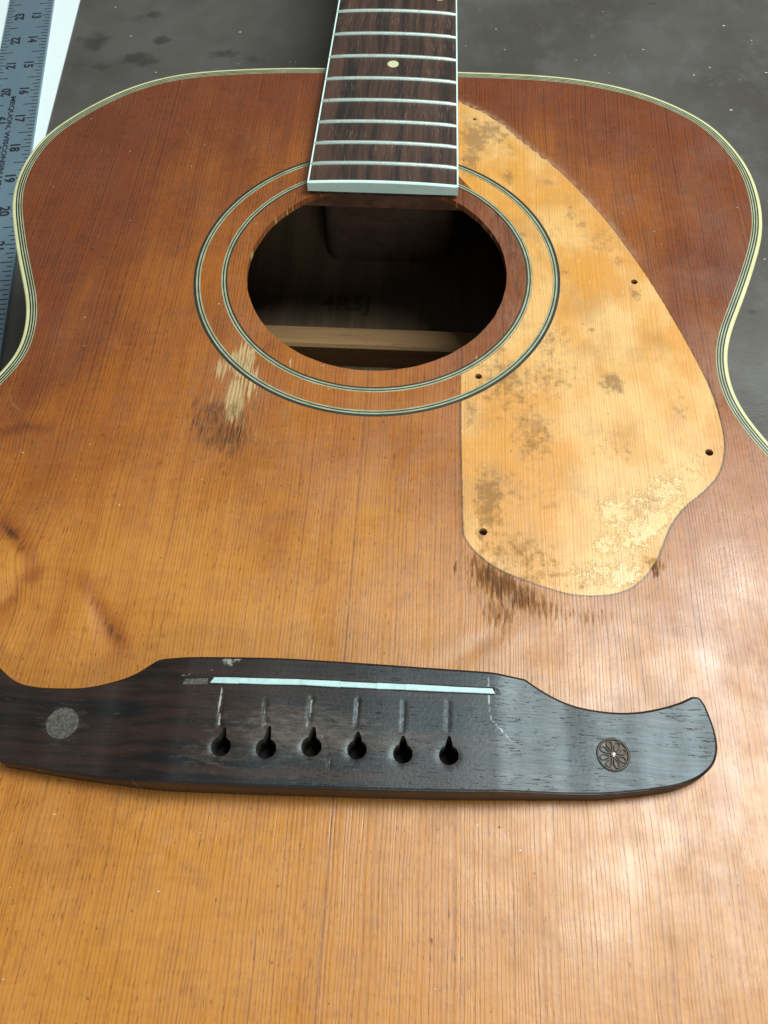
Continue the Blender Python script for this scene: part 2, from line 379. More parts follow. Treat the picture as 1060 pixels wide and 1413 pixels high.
def mat_table():
    n = NT('worn_charcoal_paint'); x, y, z = n.xyz()
    a = n.noise(n.vec(n.mul(x, .006), n.mul(y, .006), 1.0), 4, .6); b = n.noise(n.vec(n.mul(x, .05), n.mul(y, .04), 3.0), 5, .65)
    c = n.mix(n.ss(a, .35, .65), (.064, .056, .049), (.104, .095, .086))
    c = n.mix(n.mul(n.ss(b, .45, .75), .5), c, (.115, .115, .112))
    st = n.ss(n.add(n.attr('stain'), n.mul(n.sub(n.noise(n.vec(n.mul(x, .11), n.mul(y, .11), 5.0), 4, .6), .5), .9)), .42, .78)
    c = n.mix(n.mul(st, .58), c, (.017, .017, .017))
    s1 = n.noise(n.vec(n.mul(x, .16), n.mul(y, .22), 7.0), 4, .72)
    c = n.mix(n.mul(n.ss(s1, .66, .75), .5), c, (.17, .18, .18))
    d = n.vor(n.vec(n.mul(x, .055), n.mul(y, .055)), 1.0)
    c = n.mix(n.mul(n.ss(d, .02, .04, 1, 0), .6), c, (.40, .40, .38))
    d2 = n.vor(n.vec(n.add(n.mul(x, .13), 3.0), n.mul(y, .11)), 1.0)
    c = n.mix(n.mul(n.ss(d2, .02, .04, 1, 0), .4), c, (.25, .25, .24))
    sc = n.noise(n.vec(n.mul(n.add(x, n.mul(y, .5)), .5), n.mul(n.sub(y, x), .02), 2.0), 3, .6)
    c = n.mix(n.mul(n.ss(sc, .68, .72), .25), c, (.16, .16, .16))
    n.bump(n.add(b, n.mul(s1, .5)), .0003)
    return n.out(c, n.add(.42, n.mul(n.sub(b, .5), .3)))
M_TABLE = mat_table()

# ------------------------------------------------------------------ setting: the bench the guitar lies on
ZT = -78.0
gx = np.concatenate([np.linspace(-1100, -290, 12), np.arange(-284, 260, 4.0), np.linspace(270, 1100, 12)])
gy = np.concatenate([np.linspace(-700, 130, 10), np.arange(136, 520, 4.0), np.linspace(530, 1100, 10)])
X, Y = np.meshgrid(gx, gy); P2 = np.stack([X.ravel(), Y.ravel()], 1); nx, ny = len(gx), len(gy)
def blob(p, px, py, z, rx, ry, ang=0.0):
    c = at(px, py, z)[:2]; d = p-c; ca, sa = math.cos(math.radians(ang)), math.sin(math.radians(ang))
    u = (d[:, 0]*ca+d[:, 1]*sa)/rx; v = (-d[:, 0]*sa+d[:, 1]*ca)/ry
    return np.exp(-.69*(u*u+v*v))
stain = np.zeros(len(P2))
for px, py, rx, ry, s in ((128, 58, 13, 14, .75), (195, 82, 14, 9, .85), (222, 55, 6, 5, 1.0), (140, 92, 9, 7, .7), (215, 20, 6, 6, .7), (190, 27, 9, 8, .6), (305, 75, 9, 6, .8),
                       (350, 82, 8, 5, .8), (330, 72, 9, 5, .7), (166, 8, 14, 8, .5), (112, 92, 9, 9, .5), (300, 40, 30, 14, .35), (1040, 430, 3, 1.6, .8), (900, 4, 5, 3, .7), (60, 395, 10, 20, .3)):
    stain = np.maximum(stain, s*blob(P2, px, py, ZT, rx, ry))
nv = nx*ny
F = [(j*nx+i, j*nx+i+1, (j+1)*nx+i+1, (j+1)*nx+i) for j in range(ny-1) for i in range(nx-1)]
V = np.column_stack([P2, np.full(nv, ZT)])
rim = [0, nx-1, nv-1, nv-nx]
V = np.vstack([V, [(V[i][0], V[i][1], ZT-40) for i in rim]])
F += [(rim[0], nv, nv+1, rim[1]), (rim[1], nv+1, nv+2, rim[2]), (rim[2], nv+2, nv+3, rim[3]), (rim[3], nv+3, nv, rim[0]), (nv+3, nv+2, nv+1, nv)]
tb = put('tabletop', V, F, M_TABLE, attrs={'stain': np.concatenate([stain, np.zeros(4)])})
tb['kind'] = 'structure'; tb['label'] = 'scuffed charcoal painted bench top under the guitar, spotted with dark stains'

# ------------------------------------------------------------------ guitar outline
OL = [(-31.9, 287.8), (-62.8, 285.9), (-90.1, 281.6), (-104.7, 276.4), (-118, 268.0), (-129.0, 257.7), (-137.5, 247.4), (-144.3, 236.6), (-148.3, 224.2), (-149.9, 211.0), (-149.2, 199.5), (-147.0, 189.3), (-143.5, 178.7), (-139.0, 166.5), (-134.0, 154.2), (-129.4, 142.9), (-127.0, 135.2), (-125.5, 126.6), (-125.3, 118.6), (-126.5, 112.6), (-129.2, 106.3)]
OR_ = [(29.3, 287.6), (48.1, 287.4), (70.2, 286.3), (85.6, 283.9), (100.7, 279.6), (115.5, 272.6), (127.1, 264.4), (136.4, 254.9), (143.8, 241.5), (148.6, 226.2), (150.0, 210.6), (149.3, 198), (147.3, 187.4), (143.6, 175.8), (139.0, 163.3), (133.6, 149.9), (128.9, 138.5), (126.2, 129.4), (125.1, 120.0), (125.7, 110.8), (128.0, 102.3), (131.6, 94.6)]
LOW = [(140, 80), (153, 61), (168, 38), (182, 10), (192, -22), (197, -58), (197, -96), (190, -134), (174, -168), (147, -196), (110, -213), (60, -221), (0, -223)]
# the left side enters the lower bout a little sooner than the right side
LOWL = [(-x-(1.5 if x < 160 else 0), y+2) for x, y in LOW[:-1]]
OUT = spline([tuple(p) for p in OR_]+LOW+LOWL[::-1]+OL[::-1], 1.6, True)      # clockwise
OUT = smooth_loop(OUT, 10)[::-1]                                             # counter-clockwise
ZB = -78.0
root = thing('acoustic_guitar', 'old worn acoustic guitar lying face up without strings or pickguard', 'guitar', (0, 60, ZB))

# binding and purfling: strips between successive insets
offs = [0, 1.5, 2.05, 2.45, 3.0, 3.38, 3.85, 4.15]
loops = [inset(OUT, d) for d in offs]
def strips(name, spec, zt, wall_out=None, wall_in=None):
    mb = MB(); n = len(OUT)
    for (a, b, m) in spec:
        v = [(x, y, zt) for x, y in loops[a]]+[(x, y, zt) for x, y in loops[b]]
        mb.add(v, [(i, (i+1) % n, n+(i+1) % n, n+i) for i in range(n)], m)
    def wall(k, z1, m, flip):
        v = [(x, y, zt) for x, y in loops[k]]+[(x, y, z1) for x, y in loops[k]]
        mb.add(v, [((i, n+i, n+(i+1) % n, (i+1) % n) if not flip else (i, (i+1) % n, n+(i+1) % n, n+i)) for i in range(n)], m)
    if wall_out is not None: wall(spec[0][0], wall_out, spec[0][2], False)
    if wall_in is not None: wall(spec[-1][1], wall_in, spec[-1][2], True)
    return mb
# rounded outer edge
mb = MB(); n = len(OUT)
prof = [(0.0, -7.0), (0.0, -.7), (.12, -.35), (.35, -.10), (.7, .02), (1.5, .04), (1.5, -2.0)]
rings = []
for d, z in prof: rings.append(np.column_stack([inset(OUT, d), np.full(n, z)]))
v = np.vstack(rings); f = [(r*n+i, (r*n+(i+1) % n), (r+1)*n+(i+1) % n, (r+1)*n+i) for r in range(len(prof)-1) for i in range(n)]
mb.add(v, f, 0); mb.put('binding', M_CREAM, root, smooth=True, sharp=40)
strips('p', [(1, 2, 1), (2, 3, 0), (3, 4, 1), (4, 5, 0), (5, 6, 1), (6, 7, 0)], .02, -1.0, -1.0).put('purfling', [M_CREAM2, M_BLACK], root)
# sides and back
mb = MB()
o1, i1 = inset(OUT, .4), inset(OUT, 2.6)
mb.add(np.vstack([np.column_stack([o1, np.full(n, -6.9)]), np.column_stack([o1, np.full(n, -74.9)])]), [(i, n+i, n+(i+1) % n, (i+1) % n) for i in range(n)])
mb.add(np.vstack([np.column_stack([i1, np.full(n, -1.1)]), np.column_stack([i1, np.full(n, -74.9)])]), [(i, (i+1) % n, n+(i+1) % n, n+i) for i in range(n)])
mb.put('side', M_MAHOG, root, smooth=True)
mb = MB(); mb.prism(OUT, ZB, -75.0); mb.put('back', M_BACK, root)

# ------------------------------------------------------------------ soundboard with its hole and the scar of the pickguard
INNER = inset(OUT, 4.1)
hole = circle(0, HOLE_Y, HOLE_R, 220)
hole += (hole-np.array([0, HOLE_Y]))/HOLE_R*(smooth_loop(rng.normal(0, .10, (220, 1)), 1))
# the scar: traced edge, then back along the inner rosette ring
RO, RI = 68.66, 58.35
edge_px = [(634, 141), (655, 149), (690, 169), (720, 194), (760, 225), (800, 263), (840, 308), (875, 355), (905, 400), (935, 450), (960, 495), (980, 535), (992, 570), (999, 600), (1000, 622), (995, 647), (985, 664),
           (968, 681), (945, 700), (927, 724), (916, 750), (906, 774), (891, 795), (870, 812), (845, 820), (818, 822), (788, 820), (755, 811), (720, 799), (690, 786), (665, 769), (648, 752), (640, 738)]
E1 = spline(ats(edge_px), 1.3)
E2 = ats([(639, 720), (638, 680), (637, 640), (636, 600), (636, 560), (636, 525)])
E2 = spline(np.vstack([E1[-1], E2]), 1.3)[1:]
a0 = math.atan2(at(636, 516)[1]-HOLE_Y, at(636, 516)[0]); rr = RI+.1
a1 = math.radians(52)
arc = [(rr*math.cos(a), HOLE_Y+rr*math.sin(a)) for a in np.linspace(a0, a1, 90)]
E0x = 27.0
SCAR = np.vstack([E1, E2, arc, [(E0x+4, 216), (E0x, 222), (E0x, 240), (E0x, 255)]])
SCAR = np.array([p for i, p in enumerate(SCAR) if np.linalg.norm(p-SCAR[i-1]) > .15])
screw_px = [(655, 164, .75), (875.5, 388.5, 1.25), (660.5, 519, 1.2), (979, 624, 1.35), (667, 733.5, 1.3)]
SCREWS = [circle(*at(a, b)[:2], r, 14) for a, b, r in screw_px]
pts = []
for y in np.arange(-96, 284, 1.2): 
    xs = np.arange(-150, 150, 1.2)+(.6 if int(y*10) % 2 else 0); pts.append(np.stack([xs, np.full(len(xs), y)], 1))
for y in np.arange(-222, -100, 7.0): xs = np.arange(-196, 196, 7.0); pts.append(np.stack([xs, np.full(len(xs), y)], 1))
pts = np.vstack(pts)+rng.normal(0, .06, (sum(len(a) for a in pts), 2))
pts = np.vstack([pts, np.stack([a.ravel() for a in np.meshgrid(np.concatenate([np.arange(-190, -150, 6.0), np.arange(153, 190, 6.0)]), np.arange(-95, 70, 6.0))], 1)])
pts = pts[inside(pts, inset(INNER, .8))]
for L in (hole, SCAR, *SCREWS):
    bb = (L.min(0)-2, L.max(0)+2); near = np.all((pts > bb[0]) & (pts < bb[1]), 1)
    bad = np.zeros(len(pts), bool); bad[near] = dist_loop(pts[near], L) < .45
    if L is not SCAR: bad[near] |= inside(pts[near], L)
    pts = pts[~bad]
V2, T = cdt([INNER, hole, SCAR, *SCREWS], pts)
cen = V2[T].mean(1)
keep = inside(cen, INNER) & ~inside(cen, hole)
for L in SCREWS: keep &= ~inside(cen, L)
T, cen = T[keep], cen[keep]
in_scar = inside(cen, SCAR)

def top_masks(p):
    n = len(p); A = {}
    sd = dist_loop(p, SCAR)*np.where(inside(p, SCAR), 1, -1)
    A['scar'] = np.clip(sd, -6, 6)
    # lacquer gets redder towards the rim and up the upper bout
    y = p[:, 1]; x = p[:, 0]
    de = np.full(n, 60.0); m = y > -20; de[m] = dist_loop(p[m], INNER[::2])
    t = .05+.70*sstep(-60, 255, y)+.30*sstep(60, 0, de)*sstep(20, 160, y)+.12*sstep(30, -120, x)*sstep(-90, 60, y)
    t += .14*sstep(40, 110, x)*sstep(180, 60, y)*sstep(-60, 40, y)
    t -= .16*blob(p, 330, 780, 0, 45, 40)+.04*blob(p, 330, 320, 0, 26, 60)+.3*blob(p, 10, 770, 0, 7, 5)+.25*blob(p, 20, 810, 0, 4, 6)+.2*blob(p, 110, 850, 0, 4, 9, 25)+.05*blob(p, 400, 420, 0, 60, 26)  # small left blobs paint the bright side of the dent ripples
    for L, w, q in (([(118, 800), (128, 828), (148, 860), (170, 884)], 2.8, .32), ([(0, 722), (20, 738), (38, 762), (44, 790)], 2.8, .36), ([(0, 840), (18, 826), (30, 800)], 2.8, .25), ([(0, 600), (30, 588), (60, 592)], 2.5, .22), ([(80, 860), (95, 820), (92, 790)], 3.0, .16)):
        t += q*np.exp(-(dist_line(p, ats(L))/w)**2)  # arcs paint the ripples' shading into the tone
    rr_ = np.hypot(x, y-HOLE_Y)
    t += .30*sstep(59, 55, rr_)*sstep(5, 40, x)
    t += .10*blob(p, 60, 260, 0, 40, 30)+.10*blob(p, 60, 540, 0, 18, 20)
    A['tone'] = np.clip(t, 0, 1)
    def acc(spec):
        r = np.zeros(n)
        for px, py, rx, ry, ang, s in spec: r = np.maximum(r, s*blob(p, px, py, 0, rx, ry, ang))
        return r
    A['bare'] = acc([(336, 498, 4.6, 9, 0, .95), (324, 553, 4.0, 12, 4, .9), (306, 508, 3.4, 7, 0, .68), (348, 530, 3, 9, 0, .72), (292, 545, 1.4, 6, 0, .5), (310, 570, 2, 7, 0, .55),
                     (712, 440, 1.6, 9, 14, .55), (700, 470, 1.6, 7, 22, .52), (462, 517, 3, 1.2, 0, .55), (480, 523, 1.5, 3, 0, .55), (700, 300, 1.2, 10, 10, .5), (345, 330, 1, 8, 0, .52), (400, 500, 1.5, 4, 0, .5), (360, 300, 1.2, 7, 0, .52), (445, 505, 4, 1.0, 0, .55), (660, 495, 5, 3, 0, .5)])
    A['dirt_shade'] = acc([(312, 600, 13, 9, 0, .70), (300, 575, 14, 11, 0, .62), (335, 575, 6, 12, 0, .55), (270, 560, 5, 12, 0, .5), (360, 560, 5, 10, 0, .42), (275, 570, 6, 8, 0, .42), (318, 620, 6, 7, 0, .55), (305, 640, 4, 5, 0, .5), (290, 600, 9, 4, 0, .5),
                     (15, 735, 4, 1.6, -40, .85), (30, 760, 2.6, 2, 0, .6), (10, 825, 3, 2, 0, .55), (130, 830, 1.3, 5, 20, .6), (150, 865, 1.5, 5, 34, .72), (165, 880, 3, 1.4, -25, .6),  # dark marks painting the shade of the left dents
                     (345, 500, 10, 6, 0, .42), (375, 470, 5, 8, 0, .5), (350, 400, 3, 12, 0, .45), (420, 520, 12, 3, 0, .45), (600, 525, 14, 3, 0, .42), (705, 330, 4, 22, 8, .58), (715, 400, 3, 14, 0, .55), (690, 480, 4, 8, 0, .5), (417, 660, .5, 3.6, 0, .9), (410, 720, .6, .7, 0, .85), (545, 630, .5, 6, 0, .72), (548, 705, .8, 2.4, 0, .8), (560, 590, 2, 5, 0, .5),
                     (40, 590, 9, 3, 0, .42), (240, 830, .6, 4, 0, .7), (628, 785, .7, 2.5, 0, .8),
                     (672, 792, 5, 7, 0, .74), (690, 808, 7, 8, 0, .74), (715, 822, 10, 7, -14, .68), (690, 835, 8, 12, 0, .58), (650, 800, 2.5, 8, 0, .56), (745, 838, 10, 5, -12, .58), (800, 850, 14, 4, 0, .5), (760, 845, 14, 7, 0, .42), (905, 790, 1.4, 3, -10, .7), (900, 778, 4, 3, -10, .7), (655, 775, 4, 4, 0, .6),
                     (848, 1286, .4, 2.2, 0, .8), (867, 1330, .5, 1.2, 0, .75), (690, 1140, .8, .8, 0, .8), (595, 1300, .5, .6, 0, .9),
                     # grey patches on the bare wood
                     (700, 520, 12, 10, 0, .66), (650, 560, 4, 16, 0, .5), (760, 470, 10, 14, 0, .52), (735, 600, 8, 14, 0, .6), (830, 330, 8, 10, 40, .5), (655, 190, 7, 14, 0, .78), (700, 205, 8, 6, 0, .5), (760, 250, 6, 5, 30, .5), (850, 620, 12, 8, 0, .42), (720, 760, 16, 8, -20, .55), (940, 560, 4, 10, 0, .45), (920, 640, 8, 3, 0, .45), (760, 690, 10, 8, 0, .42),
                     (845, 528, 4.5, 5.5, 12, .82), (742, 612, 6, 8, 12, .62), (675, 690, 6, 16, 0, .72), (700, 670, 8, 10, 0, .5), (668, 735, 3.5, 7, 0, .66), (700, 540, 16, 14, 0, .55), (760, 520, 14, 12, 0, .52),
                     (700, 245, 2.6, 6, 0, .72), (718, 275, 5, 6, 0, .45), (675, 180, 6, 7, -10, .78), (650, 215, 5, 14, 0, .72), (690, 190, 6, 6, 0, .62), (660, 280, 5, 6, 0, .5), (690, 300, 3.5, 5, 0, .62), (720, 325, 4, 4, 0, .55), (790, 295, 5, 5, 0, .55), (805, 310, 3, 4, 0, .6),
                     (765, 320, 4, 6, 0, .5), (780, 375, 4, 6, 0, .5), (852, 360, 3, 4, 0, .6), (876, 405, 3, 5, 0, .62), (818, 455, 1.4, 1.4, 0, .8), (770, 400, 4, 5, 0, .45), (740, 790, 14, 5, -12, .55), (800, 808, 10, 3, 0, .5), (690, 765, 8, 5, -25, .55), (655, 700, 3, 8, 0, .4),
                     (716, 325, 4, 16, 18, .42), (720, 380, 3, 20, 0, .46)])
    for L, w, s in (([(118, 800), (128, 828), (148, 860), (170, 884)], 1.0, .44), ([(0, 722), (20, 738), (38, 762), (44, 788)], 1.0, .46), ([(8, 800), (20, 826), (12, 850)], .7, .55), ([(262, 570), (268, 585), (285, 592), (300, 588)], .9, .6),
                    ([(318, 640), (322, 625), (316, 612), (300, 606)], .7, .55), ([(305, 695), (340, 698)], .4, .62), ([(0, 596), (30, 585), (55, 592)], 1.0, .5), ([(300, 770), (297, 755), (304, 745)], .4, .55)):
        A['dirt_shade'] = np.maximum(A['dirt_shade'], s*np.exp(-(dist_line(p, ats(L))/w)**2))  # arcs at the left dents paint their shading into this mask
    # shadow at the foot of the bridge's front edge, painted into the colour
    front = BR_FRONT
    A['dirt_shade'] = np.maximum(A['dirt_shade'], .55*np.exp(-dist_line(p, front)/1.1))
    A['worn'] = np.clip(acc([(712, 330, 7, 26, 10, .95), (705, 440, 7, 18, 18, .9), (320, 545, 16, 18, 0, .75), (540, 620, 16, 40, 0, .42), (340, 470, 8, 10, 0, .6), (690, 285, 12, 10, 0, .8), (580, 700, 18, 40, 0, .38), (395, 580, 4, 14, 0, .62),
                         (490, 865, 4, 16, 0, .6), (700, 830, 26, 14, 0, .8), (860, 860, 34, 16, 0, .75), (950, 760, 22, 26, 0, .7), (1020, 640, 16, 22, 0, .6), (1030, 1230, 22, 18, 0, .6), (930, 1240, 18, 60, 0, .45), (970, 1000, 12, 24, 0, .55), (985, 520, 4, 16, 8, .8),
                         (660, 1150, 30, 5, 0, .5), (560, 1200, 14, 14, 0, .4), (840, 1220, 24, 44, 0, .45)]), 0, 1)
    # pale rubbed band outside the upper edge of the scar
    up = np.vstack([ats([(634, 141), (655, 149), (690, 169), (720, 194), (760, 225), (800, 263), (840, 308), (875, 355)])])
    A['worn'] = np.maximum(A['worn'], .8*np.exp(-(dist_line(p, up)/2.2)**2))
    A['rub'] = np.exp(-(dist_line(p, up)/1.5)**2)*(.55+.45*sstep(230, 262, y))
    A['soft'] = np.exp(-(dist_line(p, up[:5])/4.0)**2)
    A['glue'] = acc([(850, 705, 8, 7, 20, .74), (838, 750, 6, 6, 0, .74), (880, 735, 7, 12, -30, .74), (890, 690, 12, 8, 0, .62), (830, 790, 14, 5, 0, .66), (918, 680, 8, 12, -30, .7), (905, 720, 4, 8, -40, .95), (862, 792, 6, 4, 20, .95), (965, 640, 5, 8, 0, .58)])
    ed = np.vstack([ats([(637, 560), (638, 640), (639, 720), (648, 752), (665, 769), (720, 799), (788, 820), (845, 820), (891, 795), (916, 750), (945, 700), (985, 664), (1000, 622), (980, 535)])])
    A['edge_dark'] = np.exp(-(dist_line(p, ed)/5.0)**2)*.9+.15  # grimy line on the lower edge; right edge paints its slim shadow
    # grain bends round two knots and the pressed-in arcs
    g = np.zeros(n)
    for px, py, rx, ry, ang, s in ((0, 770, 11, 9, 0, 2.6), (15, 840, 9, 12, 0, -2.0), (148, 860, 3, 9, 30, .9), (30, 590, 10, 6, 0, 1.2), (770, 300, 40, 60, 0, 1.2), (860, 250, 12, 26, 0, 1.6)):
        g += s*blob(p, px, py, 0, rx, ry, ang)
    A['grain_shift'] = g
    return A
def dents(p):
    z = np.zeros(len(p))
    for px, py, rx, ry, ang, d in ((132, 835, 1.8, 6, 20, -.30), (150, 862, 1.8, 6, 34, -.36), (120, 850, 3, 9, 25, .22), (12, 732, 5, 2, -40, -.4), (15, 770, 7, 4, 20, .4), (30, 800, 3, 7, -30, -.3), (10, 830, 5, 2, 0, -.3), (20, 585, 8, 2, 0, -.16),
                                   (215, 1160, 7, 1.2, -25, .10), (228, 1178, 1.2, 1.2, 0, -.18), (660, 890, 12, 2.5, 35, -.16), (165, 882, 3, 1.6, -25, .25), (700, 870, 14, 4, 30, .14)):
        z += 1.8*d*blob(p, px, py, 0, rx, ry, ang)
    return z
# bridge outline first (its front edge gets a painted shadow on the top)
def bz(x):
    a = np.abs(x); return 9.0+.10*np.sin(x*.47+.8)*sstep(38, 60, a)+.05*np.sin(x*.21)-2.9*sstep(42, 62, a)-.9*sstep(60, 104, a)
def atz(px, py):
    q = at(px, py, 8)
    for _ in range(4): q = at(px, py, float(bz(q[0])))
    return q[:2]
bt_px = [(205.7, 917.7), (219, 910), (241.5, 907), (279, 905.7), (321, 906), (400, 908), (520, 915.5), (640, 924), (679.6, 927), (700, 931), (725, 936.5)]
bt_r = [(747, 951.5), (775, 966.6), (806, 976.5), (842, 982), (878, 982), (909, 977), (937, 969), (955, 961)]
bt_tip = [(965, 961.8), (972, 970), (980, 988), (987, 1008), (990.6, 1034), (985.5, 1054), (969, 1071), (941, 1083.5), (893.6, 1092)]
bb_px = [(830, 1097), (778.7, 1097), (711, 1094), (640, 1093), (520, 1090.5), (400, 1087), (302, 1083.6), (211, 1079.8), (151, 1075.5), (87, 1066.8), (0, 1051.7)]
bt_l = [(22.6, 940), (49, 947), (87, 949), (124.5, 947), (158, 939.6), (188.7, 928)]
seg1 = spline([atz(*p) for p in bt_px], 1.0)
seg2 = spline([seg1[-1]]+[atz(*p) for p in bt_r], 1.0)[1:]
tipR = spline([seg2[-1]]+[atz(*p) for p in bt_tip], .9)[1:]
bot = spline([tipR[-1]]+[atz(*p) for p in bb_px], 1.0)[1:]
tipL = np.array([(-x-1.0, y-.2) for x, y in ([tuple(p) for p in tipR[::-1]])])
tipL = tipL[(tipL[:, 0] < bot[-1][0]-3)]
segL0 = spline([tuple(tipL[-1])]+[atz(*p) for p in bt_l]+[tuple(seg1[0])], 1.0)[1:-1]
BR = np.vstack([seg1, seg2, tipR, spline(np.vstack([bot[-1], tipL[0]]), 1.0)[:0].reshape(0, 2), bot, tipL, segL0])
BR = np.array([p for i, p in enumerate(BR) if np.linalg.norm(p-BR[i-1]) > .2])
BR_FRONT = np.vstack([bot[::4], tipL[:4]])
if area2(BR) < 0: BR = BR[::-1]

def sub_mesh(name, sel, z0, loops_walls, parent, label=None):
    t = T[sel]; ids, inv = np.unique(t, return_inverse=True); p = V2[ids]; f = inv.reshape(t.shape)
    A = top_masks(p); z = z0+dents(p)
    verts = np.column_stack([p, z]); faces = f.tolist()
    for L, d in loops_walls:
        k = len(verts); m = len(L); Lz = z0+dents(L)
        verts = np.vstack([verts, np.column_stack([L, Lz]), np.column_stack([L, Lz-d])])
        q = [(k+i, k+(i+1) % m, k+m+(i+1) % m, k+m+i) for i in range(m)]
        faces += q
        B = top_masks(L); A = {key: np.concatenate([A[key], B[key], B[key]]) for key in A}
        A['bare'][k:] = .42 if d > 1 and m > 60 else 0; A['dirt_shade'][k:] = 0 if m > 60 else .9; A['worn'][k:] = .5
    return put(name, verts, faces, M_TOP, parent, smooth=True, attrs=A, label=label, sharp=50)
sub_mesh('soundboard', ~in_scar, 0.0, [(hole, 2.6), (SCAR, .5)], root)
sub_mesh('pickguard_scar', in_scar, -.14, [(L, 3.0) for L in SCREWS], root, 'pale bare wood patch left by the removed pickguard, with five screw holes')
for L in SCREWS: c = L.mean(0); mb = MB(); mb.prism(circle(c[0], c[1], 1.8, 12), -4.2, -2.9); mb.put('hole_backing', M_MAHOG, root)

# rosette: two inlaid rings
def ring(spec, name):
    mb = MB(); N = 200; a = np.arange(N)*2*math.pi/N; zt = .035
    for r0, r1, m in spec:
        v = [(r*math.cos(t), HOLE_Y+r*math.sin(t), zt) for r in (r0, r1) for t in a]
        mb.add(v, [(i, N+i, N+(i+1) % N, (i+1) % N) for i in range(N)], m)
    for r, m, fl in ((spec[0][0], spec[0][2], 0), (spec[-1][1], spec[-1][2], 1)):
        v = [(r*math.cos(t), HOLE_Y+r*math.sin(t), z) for z in (zt, -.4) for t in a]
        mb.add(v, [(i, (i+1) % N, N+(i+1) % N, N+i) if not fl else (i, N+i, N+(i+1) % N, (i+1) % N) for i in range(N)], m)
    return mb.put(name, [M_CREAM3, M_BLACK], root)
ring([(56.15, 56.8, 1), (56.8, 57.35, 0), (57.35, 57.85, 1), (57.85, 58.35, 0)], 'rosette_ring')
ring([(66.15, 66.65, 0), (66.65, 67.15, 1), (67.15, 67.75, 0), (67.75, 68.75, 1)], 'rosette_ring')

# ------------------------------------------------------------------ inside the body
mb = MB(); mb.box(-128, 128, 178.3, 190.2, -75, -61.5, 0, 1.2); mb.put('back_brace', M_BRACE, root)
def rrect(x0, x1, y0, y1, r, n=8):
    L = []
    for cx, cy, a in ((x1-r, y0+r, -90), (x1-r, y1-r, 0), (x0+r, y1-r, 90), (x0+r, y0+r, 180)):
        for k in range(n+1): t = math.radians(a+90*k/n); L.append((cx+r*math.cos(t), cy+r*math.sin(t)))
    return np.array(L)
mb = MB(); mb.prism(rrect(-31, 31, 246, 284.5, 7), -75, -3.2); mb.put('neck_block', M_BLOCK, root)
mb = MB(); mb.box(-95, 95, 214.5, 226, -15, -3.1, 0, 2); mb.put('top_brace', M_MAHOG, root)
def text_mesh(body, size, bold=0.0):
    c = bpy.data.curves.new('t', 'FONT'); c.body = body; c.size = size; c.align_x = 'CENTER'; c.align_y = 'CENTER'; c.offset = bold; c.resolution_u = 3
    o = bpy.data.objects.new('t', c); COL.objects.link(o)
    dg = bpy.context.evaluated_depsgraph_get(); me = o.evaluated_get(dg).to_mesh()
    v = np.array([tuple(q.co) for q in me.vertices]); f = [tuple(p.vertices) for p in me.polygons]
    o.evaluated_get(dg).to_mesh_clear(); bpy.data.objects.remove(o); bpy.data.curves.remove(c)
    return v, f
def lay_text(v, c, ex, ey, z):
    return np.array([(c[0]+a*ex[0]+b*ey[0], c[1]+a*ex[1]+b*ey[1], z) for a, b, _ in v])
v, f = text_mesh('4R5J', 13, .3)
put('stamped_number', lay_text(v, at(478, 420, -75)[:2], (1, 0), (0, 1), -74.9), f, M_PENCIL, root)

# ------------------------------------------------------------------ neck and fingerboard
def hw(y): return 28.63-(y-214.8)*(1.87/107)+1.1
FY0, FY1 = 203.4, 560.0
def crown(x, y, top=6.75, edge=5.65): return edge+(top-edge)*(1-(x/hw(y))**2)
fbo = MB(); NX = 14
def cross(y, inset_, zb, xs=None):
    h = hw(y)-inset_; xs = np.linspace(h, -h, NX)
    return [(x, y, crown(x, y)) for x in xs]+[(-h, y, zb), (h, y, zb)]
fbo.box(-hw(FY0)+1.2, hw(FY0)-1.2, FY0+.35, FY0+1.6, .2, 1.72)
ys = np.linspace(FY0+1.3, FY1, 40)
fbo.sweep([cross(y, 1.0, .2) for y in ys])
fb = fbo.put('fingerboard', M_FB, root)
mb = MB()
for s in (-1, 1):
    R = []
    for y in np.linspace(FY0, FY1, 40):
        h = hw(y); a, b = sorted((s*(h-.62), s*h)); zt = crown(s*h, y)+.03
        R.append([(a, y, 1.75), (b, y, 1.75), (b, y, zt), (a, y, zt)])
    mb.sweep(R)
mb.put('side_binding', M_CAP, fb)
mb = MB()
for s in (-1, 1):
    R = []
    for y in np.linspace(FY0+1.3, FY1, 40):
        h = hw(y); a, b = sorted((s*(h-1.0), s*(h-.63))); zt = crown(s*h, y)+.02
        R.append([(a, y, .2), (b, y, .2), (b, y, zt), (a, y, zt)])
    mb.sweep(R)
mb.put('binding_line', M_BLACK, fb)
mb = MB(); h = hw(FY0)-1.0
xs = np.linspace(h, -h, NX)
R = []
h = hw(FY0)-.64; xs = np.linspace(h, -h, NX)
for y, dz in ((FY0+1.28, 0), (FY0+.35, .02), (FY0, -.3)):
    R.append([(x, y, crown(x, y)+.02+dz) for x in xs]+[(-h, y, 1.75), (h, y, 1.75)])
mb.sweep(R[::-1]); mb.put('end_binding', M_CAP, fb)
LSC = 643.6
fret0 = None
for k in range(5, 20):
    y0 = LSC*2**(-k/12); mb = MB(); R = []
    h = hw(y0)-.55
    for x in np.linspace(-h, h, 17):
        z0 = crown(x, y0)-.05; e = 1 if abs(x) < h-.9 else .55
        R.append([(x, y0+.92*math.cos(t), z0+.95*e*math.sin(t)) for t in np.linspace(0, math.pi, 9)])
    mb.sweep(R); mb.put('fret', M_NICKEL, fb, smooth=True, sharp=60)
